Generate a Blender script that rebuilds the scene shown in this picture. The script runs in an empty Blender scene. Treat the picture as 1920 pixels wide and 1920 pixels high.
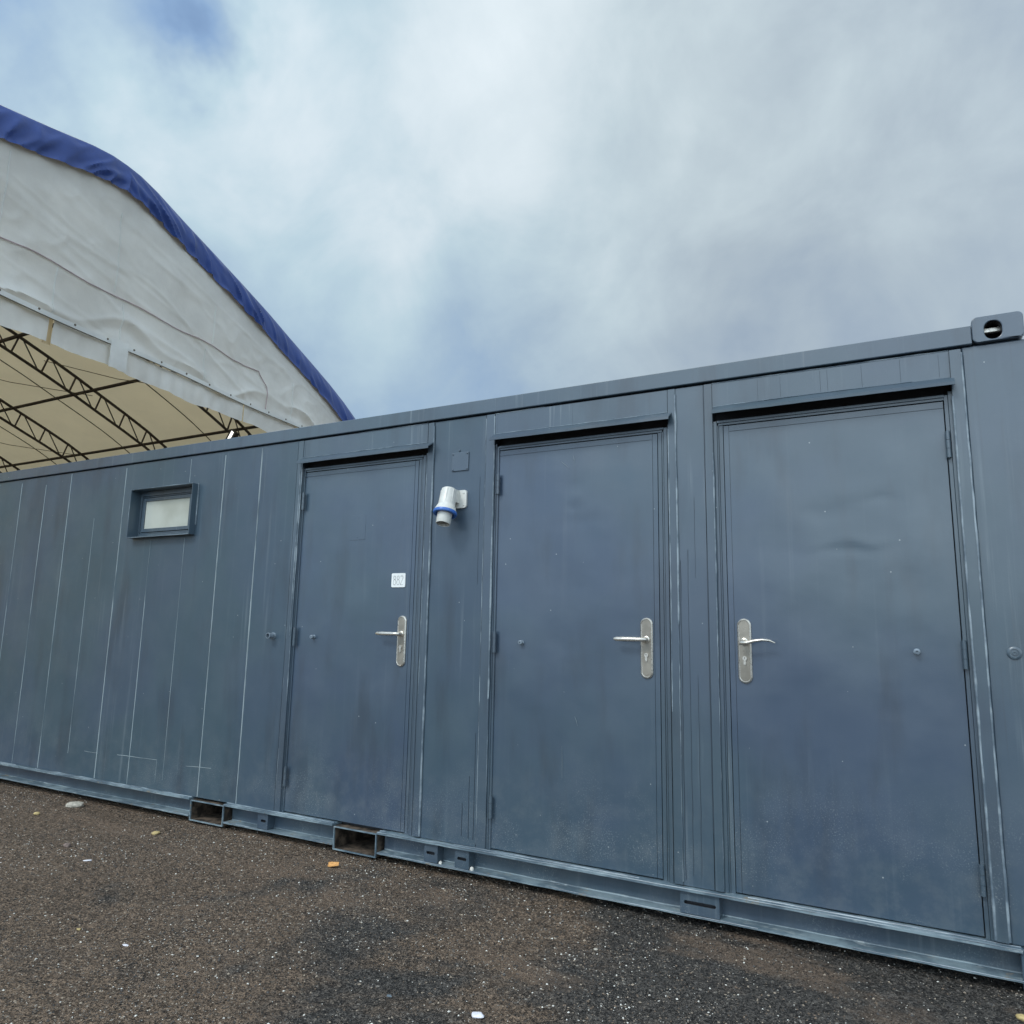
import bpy, bmesh, math, random
from mathutils import Vector, Matrix, noise
random.seed(7)
SC = bpy.context.scene
COL = SC.collection
Y0 = 3.436          # distance of the wall plane from the camera's path
EYE = 1.25
PI = math.pi

# ------------------------------------------------------------------ materials
class NT:
    def __init__(s, name, disp=False):
        s.m = bpy.data.materials.new(name); s.m.use_nodes = True
        s.t = s.m.node_tree; s.t.nodes.clear()
        s.out = s.t.nodes.new('ShaderNodeOutputMaterial')
    def n(s, typ, **kw):
        nd = s.t.nodes.new(typ)
        for k, v in kw.items():
            if k.startswith('i_'):
                key = k[2:]; key = int(key) if key.isdigit() else key.replace('_', ' ')
                nd.inputs[key].default_value = v
            else: setattr(nd, k, v)
        return nd
    def l(s, a, b): s.t.links.new(a, b)
    def math(s, op, a, b=None, clamp=False):
        nd = s.n('ShaderNodeMath', operation=op); nd.use_clamp = clamp
        for i, v in enumerate((a, b)):
            if v is None: continue
            if isinstance(v, (int, float)): nd.inputs[i].default_value = v
            else: s.l(v, nd.inputs[i])
        return nd.outputs[0]
    def mix(s, f, a, b):
        nd = s.n('ShaderNodeMix', data_type='RGBA')
        for i, v in ((0, f), (6, a), (7, b)):
            if isinstance(v, (int, float)): nd.inputs[i].default_value = v
            elif isinstance(v, tuple): nd.inputs[i].default_value = (*v, 1)
            else: s.l(v, nd.inputs[i])
        return nd.outputs[2]
    def noise(s, vec, scale, detail=4, rough=.55, dist=0):
        nd = s.n('ShaderNodeTexNoise', i_Scale=scale, i_Detail=detail, i_Roughness=rough, i_Distortion=dist)
        s.l(vec, nd.inputs['Vector']); return nd.outputs[0]
    def scale(s, vec, v):
        nd = s.n('ShaderNodeVectorMath', operation='MULTIPLY'); s.l(vec, nd.inputs[0]); nd.inputs[1].default_value = v
        return nd.outputs[0]
    def ramp(s, f, a, b, va=0., vb=1.):
        nd = s.n('ShaderNodeMapRange', i_1=a, i_2=b, i_3=va, i_4=vb); nd.interpolation_type = 'SMOOTHSTEP'
        s.l(f, nd.inputs[0]); return nd.outputs[0]
    def bump(s, h, strength, dist, prev=None):
        nd = s.n('ShaderNodeBump', i_Strength=strength, i_Distance=dist); s.l(h, nd.inputs['Height'])
        if prev is not None: s.l(prev, nd.inputs['Normal'])
        return nd.outputs[0]
    def bsdf(s, col, rough, metal=0, normal=None, spec=.5, **kw):
        nd = s.n('ShaderNodeBsdfPrincipled')
        for k, v in (('Base Color', col), ('Roughness', rough), ('Metallic', metal), ('Normal', normal), ('Specular IOR Level', spec)):
            if v is None: continue
            if isinstance(v, (int, float)): nd.inputs[k].default_value = v
            elif isinstance(v, tuple): nd.inputs[k].default_value = (*v, 1)
            else: s.l(v, nd.inputs[k])
        return nd
    def done(s, sh):
        s.l(sh.outputs[0] if hasattr(sh, 'outputs') else sh, s.out.inputs[0]); return s.m

def paint(name, base=(.050, .079, .119), alt=(.049, .083, .113), streak=.5, dirt=1., rough=.40, dent=1., coat=.9):
    t = NT(name); P = t.n('ShaderNodeNewGeometry').outputs['Position']
    sep = t.n('ShaderNodeSeparateXYZ'); t.l(P, sep.inputs[0]); X, Y, Z = sep.outputs
    n1 = t.ramp(t.noise(P, .9, 3), .38, .62)
    col = t.mix(n1, base, alt)
    # large cloudy wear of the paint
    n2 = t.noise(P, 2.6, 5, .6)
    col = t.mix(t.ramp(n2, .38, .72, 0, .16), col, (.13, .165, .195))
    # soft vertical grime stains
    ng = t.noise(t.scale(P, (5.5, 5.5, 1.1)), 1., 4, .55)
    col = t.mix(t.math('MULTIPLY', t.ramp(ng, .50, .72), .5), col, (.030, .043, .060))
    # rain streaks running down
    ns = t.noise(t.scale(P, (38, 38, .9)), 1., 4, .6)
    st = t.math('MULTIPLY', t.ramp(ns, .55, .78), t.ramp(t.noise(P, 1.7, 3), .35, .7))
    col = t.mix(t.math('MULTIPLY', st, streak), col, (.26, .31, .34))
    nd = t.noise(t.scale(P, (55, 55, 1.3)), 1., 3, .5)
    col = t.mix(t.math('MULTIPLY', t.ramp(nd, .60, .74), streak*.55), col, (.045, .06, .08))
    # dust and splash flecks low down
    low = t.ramp(Z, .75, .2)
    fine = t.noise(P, 160, 3, .7)
    fl = t.math('MULTIPLY', t.ramp(fine, .55, .68), low)
    pt = t.ramp(t.noise(P, 2.6, 4, .6), .44, .60)
    col = t.mix(t.math('MULTIPLY', t.math('MULTIPLY', fl, pt), .60*dirt), col, (.33, .36, .36))
    col = t.mix(t.math('MULTIPLY', t.math('MULTIPLY', low, t.ramp(t.noise(P, 9, 5, .7), .4, .7)), .16*dirt), col, (.20, .22, .225))
    # few chips
    vo = t.n('ShaderNodeTexVoronoi', i_Scale=9.); t.l(P, vo.inputs['Vector'])
    ch = t.math('LESS_THAN', vo.outputs['Distance'], .028)
    col = t.mix(t.math('MULTIPLY', ch, .6), col, (.42, .45, .46))
    r = t.math('ADD', t.ramp(t.noise(P, 4, 4), .3, .7, rough-.06, rough+.10), t.math('MULTIPLY', st, .15))
    b = t.bump(t.noise(P, 1.6, 2, .4), min(1, .45*dent), .012)
    b = t.bump(t.noise(t.scale(P, (1, 1, 1.25)), 4.5, 2, .45), min(1, .17*dent), .005, b)
    b = t.bump(t.noise(P, 210, 2, .5), .22, .0009, b)
    p = t.bsdf(col, r, 0, b, .5); p.inputs['Coat Weight'].default_value = coat; p.inputs['Coat Roughness'].default_value = .24
    t.l(b, p.inputs['Coat Normal'])
    return t.done(p)

M = {}
M['paint'] = paint('cabin_paint')
M['canopy'] = paint('canopy_paint', (.050, .075, .110), (.048, .079, .104), streak=.2, dirt=0, rough=.6, dent=.5, coat=0.)
M['side'] = paint('side_paint', (.046, .076, .114), (.043, .078, .104), streak=.30, dirt=.8, rough=.42, dent=.7, coat=.45)
M['door'] = paint('door_paint', (.044, .072, .118), (.045, .079, .111), streak=.10, dirt=1.2, rough=.34, dent=2., coat=1.)
M['frame'] = paint('frame_paint', (.049, .077, .114), (.047, .080, .107), streak=.35, dirt=.8, rough=.40, dent=.5)

def worn_edge():
    t = NT('worn_flange_paint'); P = t.n('ShaderNodeNewGeometry').outputs['Position']
    col = t.mix(t.ramp(t.noise(P, 5, 5, .65), .4, .62), (.095, .14, .175), (.22, .29, .325))
    col = t.mix(t.ramp(t.noise(t.scale(P, (9, 30, 30)), 1, 5, .7), .56, .68, 0, .7), col, (.36, .41, .42))
    col = t.mix(t.ramp(t.noise(P, 11, 6, .75), .60, .67, 0, .75), col, (.24, .20, .145))
    col = t.mix(t.ramp(t.noise(P, 40, 5, .75), .64, .70, 0, .8), col, (.10, .065, .045))
    b = t.bump(t.noise(P, 45, 4, .6), .5, .003)
    return t.done(t.bsdf(col, .5, 0, b))
M['flange'] = worn_edge()

def bead_mat():
    t = NT('sealant_bead'); P = t.n('ShaderNodeNewGeometry').outputs['Position']
    col = t.mix(t.ramp(t.noise(t.scale(P, (3, 3, 5)), 1.5, 4, .6), .40, .66), (.095, .13, .165), (.29, .35, .39))
    b = t.bump(t.noise(P, 60, 4, .6), .5, .003)
    return t.done(t.bsdf(col, .35, 0, b))
M['bead'] = bead_mat()
def seam_mat():
    t = NT('pale_panel_seam'); P = t.n('ShaderNodeNewGeometry').outputs['Position']
    a = t.noise(t.scale(P, (1.2, 1, 1.6)), 1.3, 4, .6)
    col = t.mix(t.ramp(a, .30, .55), (.11, .15, .175), (.33, .39, .41))
    return t.done(t.bsdf(col, .55))
M['seam'] = seam_mat()
def dried():
    t = NT('dark_drip'); return t.done(t.bsdf((.035, .05, .07), .4))
M['drip'] = dried()

def simple(name, col, rough=.5, metal=0., var=.25, sc=20, bmp=.2, spec=.5):
    t = NT(name); P = t.n('ShaderNodeNewGeometry').outputs['Position']
    n = t.noise(P, sc, 5, .6)
    c = t.mix(t.ramp(n, .35, .7), tuple(x*(1-var) for x in col), tuple(min(1, x*(1+var*.6)) for x in col))
    r = t.ramp(t.noise(P, sc*2.3, 3), .3, .7, max(.05, rough-.08), rough+.08)
    b = t.bump(n, bmp, .002) if bmp > .03 else None
    return t.done(t.bsdf(c, r, metal, b, spec))
M['steel'] = simple('worn_steel', (.34, .31, .26), .34, .6, .22, 12, .0)
M['polished'] = simple('bright_steel', (.64, .61, .55), .30, .7, .1, 30, .01)
M['screw'] = simple('painted_screw', (.20, .25, .30), .4, 0, .3, 90, .05)
M['rust'] = simple('rusty_steel', (.10, .075, .055), .8, 0, .85, 16, .6)
M['plastic'] = simple('grey_white_plastic', (.66, .66, .62), .38, 0, .10, 25, .02)
M['blue_plastic'] = simple('blue_plastic', (.05, .16, .52), .35, 0, .15, 25, .1)
M['inner'] = simple('dark_plastic', (.16, .16, .15), .5, 0, .2, 25, .1)
M['sign_white'] = simple('white_sign_plate', (.84, .86, .85), .35, 0, .04, 30, .05)
M['sign_grey'] = simple('engraved_grey', (.42, .44, .43), .5, 0, .1, 60, .05)
M['black'] = simple('black_and_hole_shade', (.02, .022, .028), .6, 0, .2, 30, .1)  # black parts; also painted-in shade inside holes and behind the doors
M['roofpaint'] = simple('cabin_roof_paint', (.16, .18, .20), .6, 0, .2, 4, .3)
M['trusssteel'] = simple('brown_truss_steel', (.060, .050, .045), .5, .2, .3, 6, .1)
M['redline'] = simple('faded_red_cord', (.46, .36, .38), .7, 0, .2, 6, .1)
M['cablemat'] = simple('dark_cord', (.14, .12, .09), .7, 0, .2, 6, .1)
def lit():
    t = NT('lit_lamp_glass'); e = t.n('ShaderNodeEmission', i_Color=(1, .98, .92, 1), i_Strength=1.6); return t.done(e)
M['lit'] = lit()

def fabric(name, col, trans, dark=.85, sc=.8, sheen=.45):
    t = NT(name); P = t.n('ShaderNodeNewGeometry').outputs['Position']
    c = t.mix(t.ramp(t.noise(P, sc, 5, .6), .3, .7), tuple(x*dark for x in col), col)
    c = t.mix(t.ramp(t.noise(t.scale(P, (.6, .6, 4)), 1.2, 5, .65), .58, .8, 0, .25), c, tuple(x*.72 for x in col))
    b = t.bump(t.noise(P, 5, 5, .6), .25, .03)
    p = t.bsdf(c, sheen, 0, b, .4)
    tr = t.n('ShaderNodeBsdfTranslucent'); t.l(c, tr.inputs[0]); t.l(b, tr.inputs['Normal'])
    mx = t.n('ShaderNodeMixShader', i_0=trans); t.l(p.outputs[0], mx.inputs[1]); t.l(tr.outputs[0], mx.inputs[2])
    return t.done(mx)
M['white_fabric'] = fabric('white_pvc_fabric', (.86, .87, .85), .34)
M['roof_fabric'] = fabric('cream_pvc_fabric', (.76, .625, .40), .36, .94)
M['blue_fabric'] = fabric('blue_pvc_fabric', (.034, .075, .28), .05, .8, 1.5, .34)

def glass_pane():
    t = NT('frosted_window_glass'); P = t.n('ShaderNodeNewGeometry').outputs['Position']
    c = t.mix(t.ramp(t.noise(P, 3.2, 3, .5), .35, .65), (.40, .42, .37), (.50, .53, .48))
    return t.done(t.bsdf(c, .16, 0, t.bump(t.noise(P, 40, 3), .05, .001), .6))
M['pane'] = glass_pane()

def ground_mat():
    t = NT('gritty_brown_asphalt'); P = t.n('ShaderNodeNewGeometry').outputs['Position']
    big = t.noise(P, 1.15, 5, .6, .4)
    g0 = t.noise(P, 22, 5, .7, .5); g1 = t.noise(P, 75, 5, .75, 1.0); g2 = t.noise(P, 150, 4, .75)
    g = t.math('ADD', t.math('MULTIPLY', g0, .12), t.math('ADD', t.math('MULTIPLY', g1, .56), t.math('MULTIPLY', g2, .32)))
    dark = t.mix(t.ramp(g, .44, .585), (.012, .011, .010), (.165, .150, .134))
    brn = t.mix(t.ramp(g, .43, .585), (.048, .033, .022), (.36, .258, .180))
    sx = t.n('ShaderNodeSeparateXYZ'); t.l(P, sx.inputs[0])
    grad = t.ramp(sx.outputs[0], -4.2, .4, .16, -.10)       # muddier towards the far end of the cabin
    c = t.mix(t.ramp(t.math('ADD', big, grad), .45, .575), dark, brn)
    reg = t.math('ADD', sx.outputs[0], t.math('MULTIPLY', t.noise(P, 1.6, 5, .6), .9))          # newer, darker tarmac in front of the right doors
    reg = t.math('ADD', reg, t.math('MULTIPLY', sx.outputs[1], .25))
    c = t.mix(t.ramp(reg, -.10, .08, 0, .9), c, dark)
    c = t.mix(t.ramp(t.noise(t.scale(P, (.6, 1.4, 1)), 1.5, 5, .6), .52, .64, 0, .68), c, (.245, .172, .120))
    for sc, lo in ((60., .84), (95., .76), (150., .70)):
        vo = t.n('ShaderNodeTexVoronoi', i_Scale=sc); 
        wv = t.n('ShaderNodeVectorMath', operation='ADD'); t.l(P, wv.inputs[0]); ns = t.n('ShaderNodeTexNoise', i_Scale=sc*.8, i_Detail=2.); t.l(P, ns.inputs['Vector'])
        sc2 = t.n('ShaderNodeVectorMath', operation='SCALE'); t.l(ns.outputs['Color'], sc2.inputs[0]); sc2.inputs['Scale'].default_value = .9/sc; t.l(sc2.outputs[0], wv.inputs[1])
        t.l(wv.outputs[0], vo.inputs['Vector'])
        sep = t.n('ShaderNodeSeparateColor'); t.l(vo.outputs['Color'], sep.inputs[0])
        ed = t.ramp(vo.outputs['Distance'], .42, .25)
        c = t.mix(t.math('MULTIPLY', t.math('GREATER_THAN', sep.outputs[0], lo), t.math('MULTIPLY', ed, .55)), c, (.21, .18, .15))
        c = t.mix(t.math('MULTIPLY', t.math('GREATER_THAN', sep.outputs[1], .965), t.math('MULTIPLY', ed, .8)), c, (.50, .46, .40))
        c = t.mix(t.math('MULTIPLY', t.math('GREATER_THAN', sep.outputs[2], .66), t.math('MULTIPLY', ed, .85)), c, (.010, .009, .009))
    b = t.bump(g0, 1., .05)
    b = t.bump(vo.outputs['Distance'], .8, .008, b)
    b = t.bump(g1, .9, .008, b)
    b = t.bump(g2, .6, .003, b)
    return t.done(t.bsdf(c, t.ramp(g1, .3, .7, .5, .9), 0, b, .4))
M['ground'] = ground_mat()
M['chip_dark'] = simple('dark_grit', (.055, .052, .05), .6, 0, .4, 60, .3)
M['chip_brown'] = simple('brown_grit', (.17, .125, .09), .8, 0, .4, 60, .3)
M['chip_tan'] = simple('tan_grit', (.34, .28, .215), .7, 0, .3, 60, .3)
M['chip_white'] = simple('white_grit', (.70, .68, .62), .6, 0, .2, 60, .3)

# ------------------------------------------------------------------ helpers
def A(x, z, d=0.):
    """point seen at wall-plane coordinates x, z but lying d metres behind it"""
    k = (Y0+d)/Y0
    return Vector((x*k, Y0+d, EYE+(z-EYE)*k))
WL = {}
def tag(o, label=None, cat=None, group=None, kind=None):
    if label: o['label'] = label
    if cat: o['category'] = cat
    if group: o['group'] = group
    if kind: o['kind'] = kind
    return o
def root(name, loc, label, cat, group=None):
    o = bpy.data.objects.new(name, None); COL.objects.link(o); o.location = loc; o.empty_display_size = .1
    WL[o.name] = Vector(loc); return tag(o, label, cat, group)
def obj(name, bm, mats, parent=None, origin=None, smooth=False, bevel=0, label=None):
    """bm is in world coordinates; the object gets its own origin and its parent"""
    if origin is None:
        origin = sum((v.co for v in bm.verts), Vector())/max(1, len(bm.verts))
    origin = Vector(origin)
    bmesh.ops.translate(bm, verts=bm.verts, vec=-origin)
    bmesh.ops.recalc_face_normals(bm, faces=bm.faces)
    bm.normal_update()
    for e in bm.edges:
        if len(e.link_faces) == 2 and e.calc_face_angle(0) > .75: e.smooth = False
    me = bpy.data.meshes.new(name); bm.to_mesh(me); bm.free()
    for m in (mats if isinstance(mats, (list, tuple)) else [mats]): me.materials.append(M[m])
    if smooth:
        for p in me.polygons: p.use_smooth = True
    o = bpy.data.objects.new(name, me); COL.objects.link(o)
    WL[o.name] = origin
    if parent:
        o.parent = parent; o.location = origin-WL[parent.name]
    else: o.location = origin
    if bevel:
        b = o.modifiers.new('bevel', 'BEVEL'); b.width = bevel; b.segments = 2; b.limit_method = 'ANGLE'; b.angle_limit = .6
        b.harden_normals = False
    if label: o['label'] = label
    return o
def dup_tree(o, vec, parent=None):
    c = o.copy(); COL.objects.link(c)
    p = parent or o.parent
    WL[c.name] = WL[o.name]+vec
    if p:
        c.parent = p; c.location = WL[c.name]-WL[p.name]
    else: c.location = o.location+vec
    for ch in list(o.children): dup_tree(ch, vec, c)
    return c
def box(bm, x0, x1, y0, y1, z0, z1, mi=0):
    v = [bm.verts.new((x, y, z)) for x in (x0, x1) for y in (y0, y1) for z in (z0, z1)]
    for f in ((0, 1, 3, 2), (4, 6, 7, 5), (0, 4, 5, 1), (2, 3, 7, 6), (0, 2, 6, 4), (1, 5, 7, 3)):
        bm.faces.new([v[i] for i in f]).material_index = mi
def abox(bm, x0, x1, z0, z1, d, depth, mi=0):
    """box whose front face is seen over x0..x1, z0..z1"""
    a = A(x0, z0, d); b = A(x1, z1, d)
    box(bm, a.x, b.x, Y0+d, Y0+d+depth, a.z, b.z, mi)
def frame_axes(d):
    d = Vector(d).normalized(); u = d.cross(Vector((0, 0, 1)) if abs(d.z) < .8 else Vector((0, 1, 0)))
    u.normalize(); return d, u, u.cross(d)
def tube(bm, pts, r, n=8, mi=0, cap=True, flat=1.):
    rings = []; pts = [Vector(p) for p in pts]
    for i, p in enumerate(pts):
        d = pts[min(i+1, len(pts)-1)]-pts[max(i-1, 0)]
        d, u, w = frame_axes(d); rr = r[i] if isinstance(r, (list, tuple)) else r
        rings.append([bm.verts.new(p+(u*math.cos(2*PI*k/n)+w*math.sin(2*PI*k/n)*flat)*rr) for k in range(n)])
    for a, b in zip(rings, rings[1:]):
        for k in range(n):
            f = bm.faces.new((a[k], a[(k+1) % n], b[(k+1) % n], b[k])); f.material_index = mi; f.smooth = True
    if cap:
        for rg in (rings[0], rings[-1]): bm.faces.new(rg).material_index = mi
def lathe(bm, origin, axis, prof, n=32, mi=0):
    d, u, w = frame_axes(axis); o = Vector(origin); rings = []
    for s, r in prof:
        if r < 1e-5: rings.append([bm.verts.new(o+d*s)])
        else: rings.append([bm.verts.new(o+d*s+(u*math.cos(2*PI*k/n)+w*math.sin(2*PI*k/n))*r) for k in range(n)])
    for a, b in zip(rings, rings[1:]):
        for k in range(n):
            va = [a[0]] if len(a) == 1 else [a[k], a[(k+1) % n]]
            vb = [b[0]] if len(b) == 1 else [b[(k+1) % n], b[k]]
            if len(va)+len(vb) > 2:
                f = bm.faces.new(va+vb); f.material_index = mi; f.smooth = True
def rrect(cx, cz, w, h, r, n=40):
    """rounded rectangle, evenly stepped corners, so rings of the same n can be bridged"""
    m = n//4; out = []
    for q, (sx, sz) in enumerate(((1, 1), (-1, 1), (-1, -1), (1, -1))):
        for k in range(m):
            a = PI/2*(q+k/(m-1)); out.append((cx+sx*(w/2-r)+r*math.cos(a), cz+sz*(h/2-r)+r*math.sin(a)))
    return out
def ring_plate(bm, outer, inner, y0, y1, mi=0, hole_depth=None, mi_in=None):
    n = len(outer); mi_in = mi if mi_in is None else mi_in
    hd = y1 if hole_depth is None else hole_depth
    o0 = [bm.verts.new((x, y0, z)) for x, z in outer]; o1 = [bm.verts.new((x, y1, z)) for x, z in outer]
    i0 = [bm.verts.new((x, y0, z)) for x, z in inner]; i1 = [bm.verts.new((x, hd, z)) for x, z in inner]
    for k in range(n):
        j = (k+1) % n
        bm.faces.new((o0[k], o0[j], i0[j], i0[k])).material_index = mi
        bm.faces.new((o0[k], o1[k], o1[j], o0[j])).material_index = mi
        bm.faces.new((i0[k], i0[j], i1[j], i1[k])).material_index = mi_in
    bm.faces.new(i1).material_index = mi_in
    bm.faces.new(o1).material_index = mi
def prism_x(bm, prof, x0, x1, mi=0):
    """profile of (d, z) points in the y-z plane, swept along x"""
    a = [bm.verts.new((x0, Y0+d, z)) for d, z in prof]; b = [bm.verts.new((x1, Y0+d, z)) for d, z in prof]
    n = len(prof)
    for k in range(n):
        j = (k+1) % n; bm.faces.new((a[k], a[j], b[j], b[k])).material_index = mi
    bm.faces.new(a).material_index = mi; bm.faces.new(b).material_index = mi
def bead(bm, p0, p1, r, mi=0, breaks=.0, wob=.0015, seed=0, step=.02, lo=.55):
    """uneven line of sealant or paint lying on a surface"""
    p0, p1 = Vector(p0), Vector(p1); L = (p1-p0).length; n = max(2, int(L/step)); run = []
    def flush():
        if len(run) > 2: tube(bm, [q[0] for q in run], [q[1] for q in run], 6, mi)
        run.clear()
    for i in range(n+1):
        p = p0.lerp(p1, i/n); s = i*step
        k = noise.noise(Vector((seed*7.3, s*1.6, .3))); k2 = noise.noise(Vector((seed*3.1, s*11., 5.3)))
        if k < breaks-.62+.0: flush(); continue
        rr = r*(lo+.45+.5*k+.35*k2); rr = max(rr, r*.25)
        side = Vector((1, 0, 0)) if abs((p1-p0).z) > abs((p1-p0).x) else Vector((0, 0, 1))
        run.append((p+side*(wob*k2+wob*1.5*noise.noise(Vector((seed, s*1.1, 9)))), rr))
    flush()

# ------------------------------------------------------------------ the cabin (converted shipping container)
XL, XR = -7.62, .478
cabin = root('container_cabin', (-3.5, Y0+1.2, 0), 'long slate blue steel container cabin with three closed doors and a small window', 'container')
B = bmesh.new

# back, ends, roof, floor
bm = B(); box(bm, XL+.01, XR-.01, Y0+.075, Y0+2.42, .15, 2.45); obj('body_shell', bm, 'paint', cabin)
bm = B(); box(bm, XL+.16, XR-.18, Y0+.06, Y0+2.40, 2.455, 2.515); obj('roof', bm, 'roofpaint', cabin)

# top rail
bm = B(); box(bm, XL+.178, .2985, Y0-.014, Y0+.058, 2.4605, 2.5405); obj('top_rail', bm, 'paint', cabin, bevel=.004)
bm = B(); box(bm, XL+.178, .2985, Y0+2.40, Y0+2.438, 2.4605, 2.5405); obj('top_rail', bm, 'paint', cabin, bevel=.004)

# bottom rail: C channel open to the front, in lengths between the fork pockets
def rail(x0, x1):
    bm = B()
    prism_x(bm, [(-.020, .036), (.060, .036), (.060, .144), (-.022, .144), (-.022, .154), (.072, .154), (.072, .026), (-.020, .026)][::1], x0, x1, 0)
    o = obj('bottom_rail', bm, ['frame'], cabin)
    return o
def rail_full(x0, x1):
    bm = B(); prism_x(bm, [(.047, .0445), (.070, .0445), (.070, .1395), (.047, .1395)], x0, x1)
    bead(bm, (x0+.004, Y0+.046, .0465), (x1-.004, Y0+.046, .0465), .0038, 1, .05, seed=x0*3+1)
    web = obj('bottom_rail', bm, ['frame', 'flange'], cabin)
    # flanges, lightly buckled
    for nm, zt, zb, tip in (('rail_flange', .0445, .0365, -.022), ('rail_flange', .152, .140, -.030)):
        bm = B(); n = max(2, int((x1-x0)/.03)); prev = None
        for i in range(n+1):
            x = x0+(x1-x0)*i/n
            w1 = .0016*noise.noise(Vector((x*6, zt*90, 1)))+.001*noise.noise(Vector((x*23, zt*90, 1)))
            w2 = .003*noise.noise(Vector((x*4, zt*50, 7)))
            ring = [bm.verts.new((x, Y0+tip+w2, zt+w1-.0015)), bm.verts.new((x, Y0+.0705, zt)), bm.verts.new((x, Y0+.0705, zb)), bm.verts.new((x, Y0+tip+w2, zb+w1))]
            if prev:
                for k in range(4): bm.faces.new((prev[k], prev[(k+1) % 4], ring[(k+1) % 4], ring[k]))
            else: bm.faces.new(ring)
            prev = ring
        bm.faces.new(prev)
        bead(bm, (x0+.004, Y0+tip+.001, zt-.001), (x1-.004, Y0+tip+.001, zt-.001), .0022, 1, .25, wob=.001, seed=x0*5+zt*40)  # pale line on the tip, an edge highlight put in as colour
        if zt > .1: bead(bm, (x0+.004, Y0-.004, zt+.0005), (x1-.004, Y0-.004, zt+.0005), .0034, 1, .30, wob=.002, seed=x0*4+2)
        obj(nm, bm, ['flange', 'bead'], web)
    return web
PK = ((-4.160, -3.855), (-2.955, -2.650))
rail_full(XL+.18, PK[0][0]-.008); rail_full(PK[0][1]+.008, PK[1][0]-.008); rail_full(PK[1][1]+.008, .292)
bm = B(); prism_x(bm, [(2.38, .04), (2.43, .04), (2.43, .15), (2.38, .15)], XL+.18, .29); obj('bottom_rail', bm, 'frame', cabin)

# fork pockets: steel tunnels open at the front
for i, (a, b) in enumerate(PK):
    bm = B(); y0, y1 = Y0-.0215, Y0+2.40; t = .0055; z0, z1 = .014, .1388
    for (bx0, bx1, bz0, bz1) in ((a, b, z0, z0+t), (a, b, z1-t, z1), (a, a+t, z0+t, z1-t), (b-t, b, z0+t, z1-t)):
        box(bm, bx0, bx1, y0, y0+.010, bz0, bz1, 0); box(bm, bx0+.0005, bx1-.0005, y0+.010, y1, bz0+.0003, bz1-.0003, 1)
    # back plate, added to keep light from coming through the tunnel
    box(bm, a+t, b-t, Y0+2.36, Y0+2.37, z0+t, z1-t, 1)
    obj('fork_pocket', bm, ['flange', 'rust'], cabin)

# slotted lashing plates standing in the channel
for (a, b, ha, hb) in ((-3.575, -3.491, -3.548, -3.506), (-2.344, -2.259, -2.330, -2.276), (-2.151, -2.066, -2.136, -2.081), (-.968, -.796, -.951, -.811)):
    bm = B(); d = -.012; k = (Y0+d)/Y0
    a, b, ha, hb = a*k, b*k, ha*k, hb*k
    ring_plate(bm, rrect((a+b)/2, .0925, b-a, .0935, .001, 64), rrect((ha+hb)/2, .0915, hb-ha, .0145, .0072, 64), Y0+d, Y0+d+.058, 0, Y0+d+.02, 1)
    obj('lashing_plate', bm, ['frame', 'black'], cabin)
# two crumbs of pale filler left beside the plates
for x in (-2.238, -2.045):
    bm = B(); lathe(bm, (x, Y0-.002, .050), (.3, -.2, 1), [(-.008, 0), (-.006, .010), (.002, .009), (.008, .005), (.012, 0)], 7)
    for v in bm.verts: v.co += noise.noise_vector(v.co*60)*.004
    obj('sealant_lump', bm, 'chip_white', cabin)

# corner castings
def casting(x0, x1, z0, z1, name_bar=True, front=True, foot=False):
    bm = B(); n = 64; cx, cz = (x0+x1)/2, (z0+z1)/2
    if foot:
        hole = rrect(cx, cz+.002, .079, .055, .027, n)
    else:
        hole = rrect(.3735 if cx > 0 else cx, 2.5085, .0605, .078, .030, n)
    ring_plate(bm, rrect(cx, cz, x1-x0, z1-z0, .012 if foot else .020, n), hole, Y0-.018, Y0+.144, 0, Y0+.085, 1)
    o = obj('corner_casting', bm, ['paint', 'black'], cabin, bevel=.004)  # hole lined in black, its inner shade painted in
    if name_bar and not foot:
        bm = B(); box(bm, cx-.045, cx+.045, Y0+.028, Y0+.050, 2.514, 2.535); obj('locking_bar', bm, 'polished', o, bevel=.003)
    return o
casting(.300, .4785, 2.462, 2.571)
casting(XL, XL+.178, 2.462, 2.571)
casting(.286, .4785, .004, .1505, foot=True)
casting(XL, XL+.178, .004, .1505, foot=True)
for xs in (XL, .30):
    bm = B(); box(bm, xs, xs+.178, Y0+2.28, Y0+2.438, 2.462, 2.571); obj('corner_casting', bm, 'paint', cabin, bevel=.012)
    bm = B(); box(bm, xs, xs+.178, Y0+2.28, Y0+2.438, .004, .150); obj('corner_casting', bm, 'paint', cabin, bevel=.012)

# wall skins, each a plate between the posts
Zb, Zt = .1545, 2.4525
def plate(name, x0, x1, z0, z1, d, mat, extra=()):
    bm = B(); abox(bm, x0, x1, z0, z1, d, .074-d); bmesh.ops.bevel(bm, geom=bm.edges[:], offset=.0015, segments=2, affect='EDGES')
    for f in extra: f(bm)
    return obj(name, bm, [mat, 'bead', 'drip'], cabin)
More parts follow.
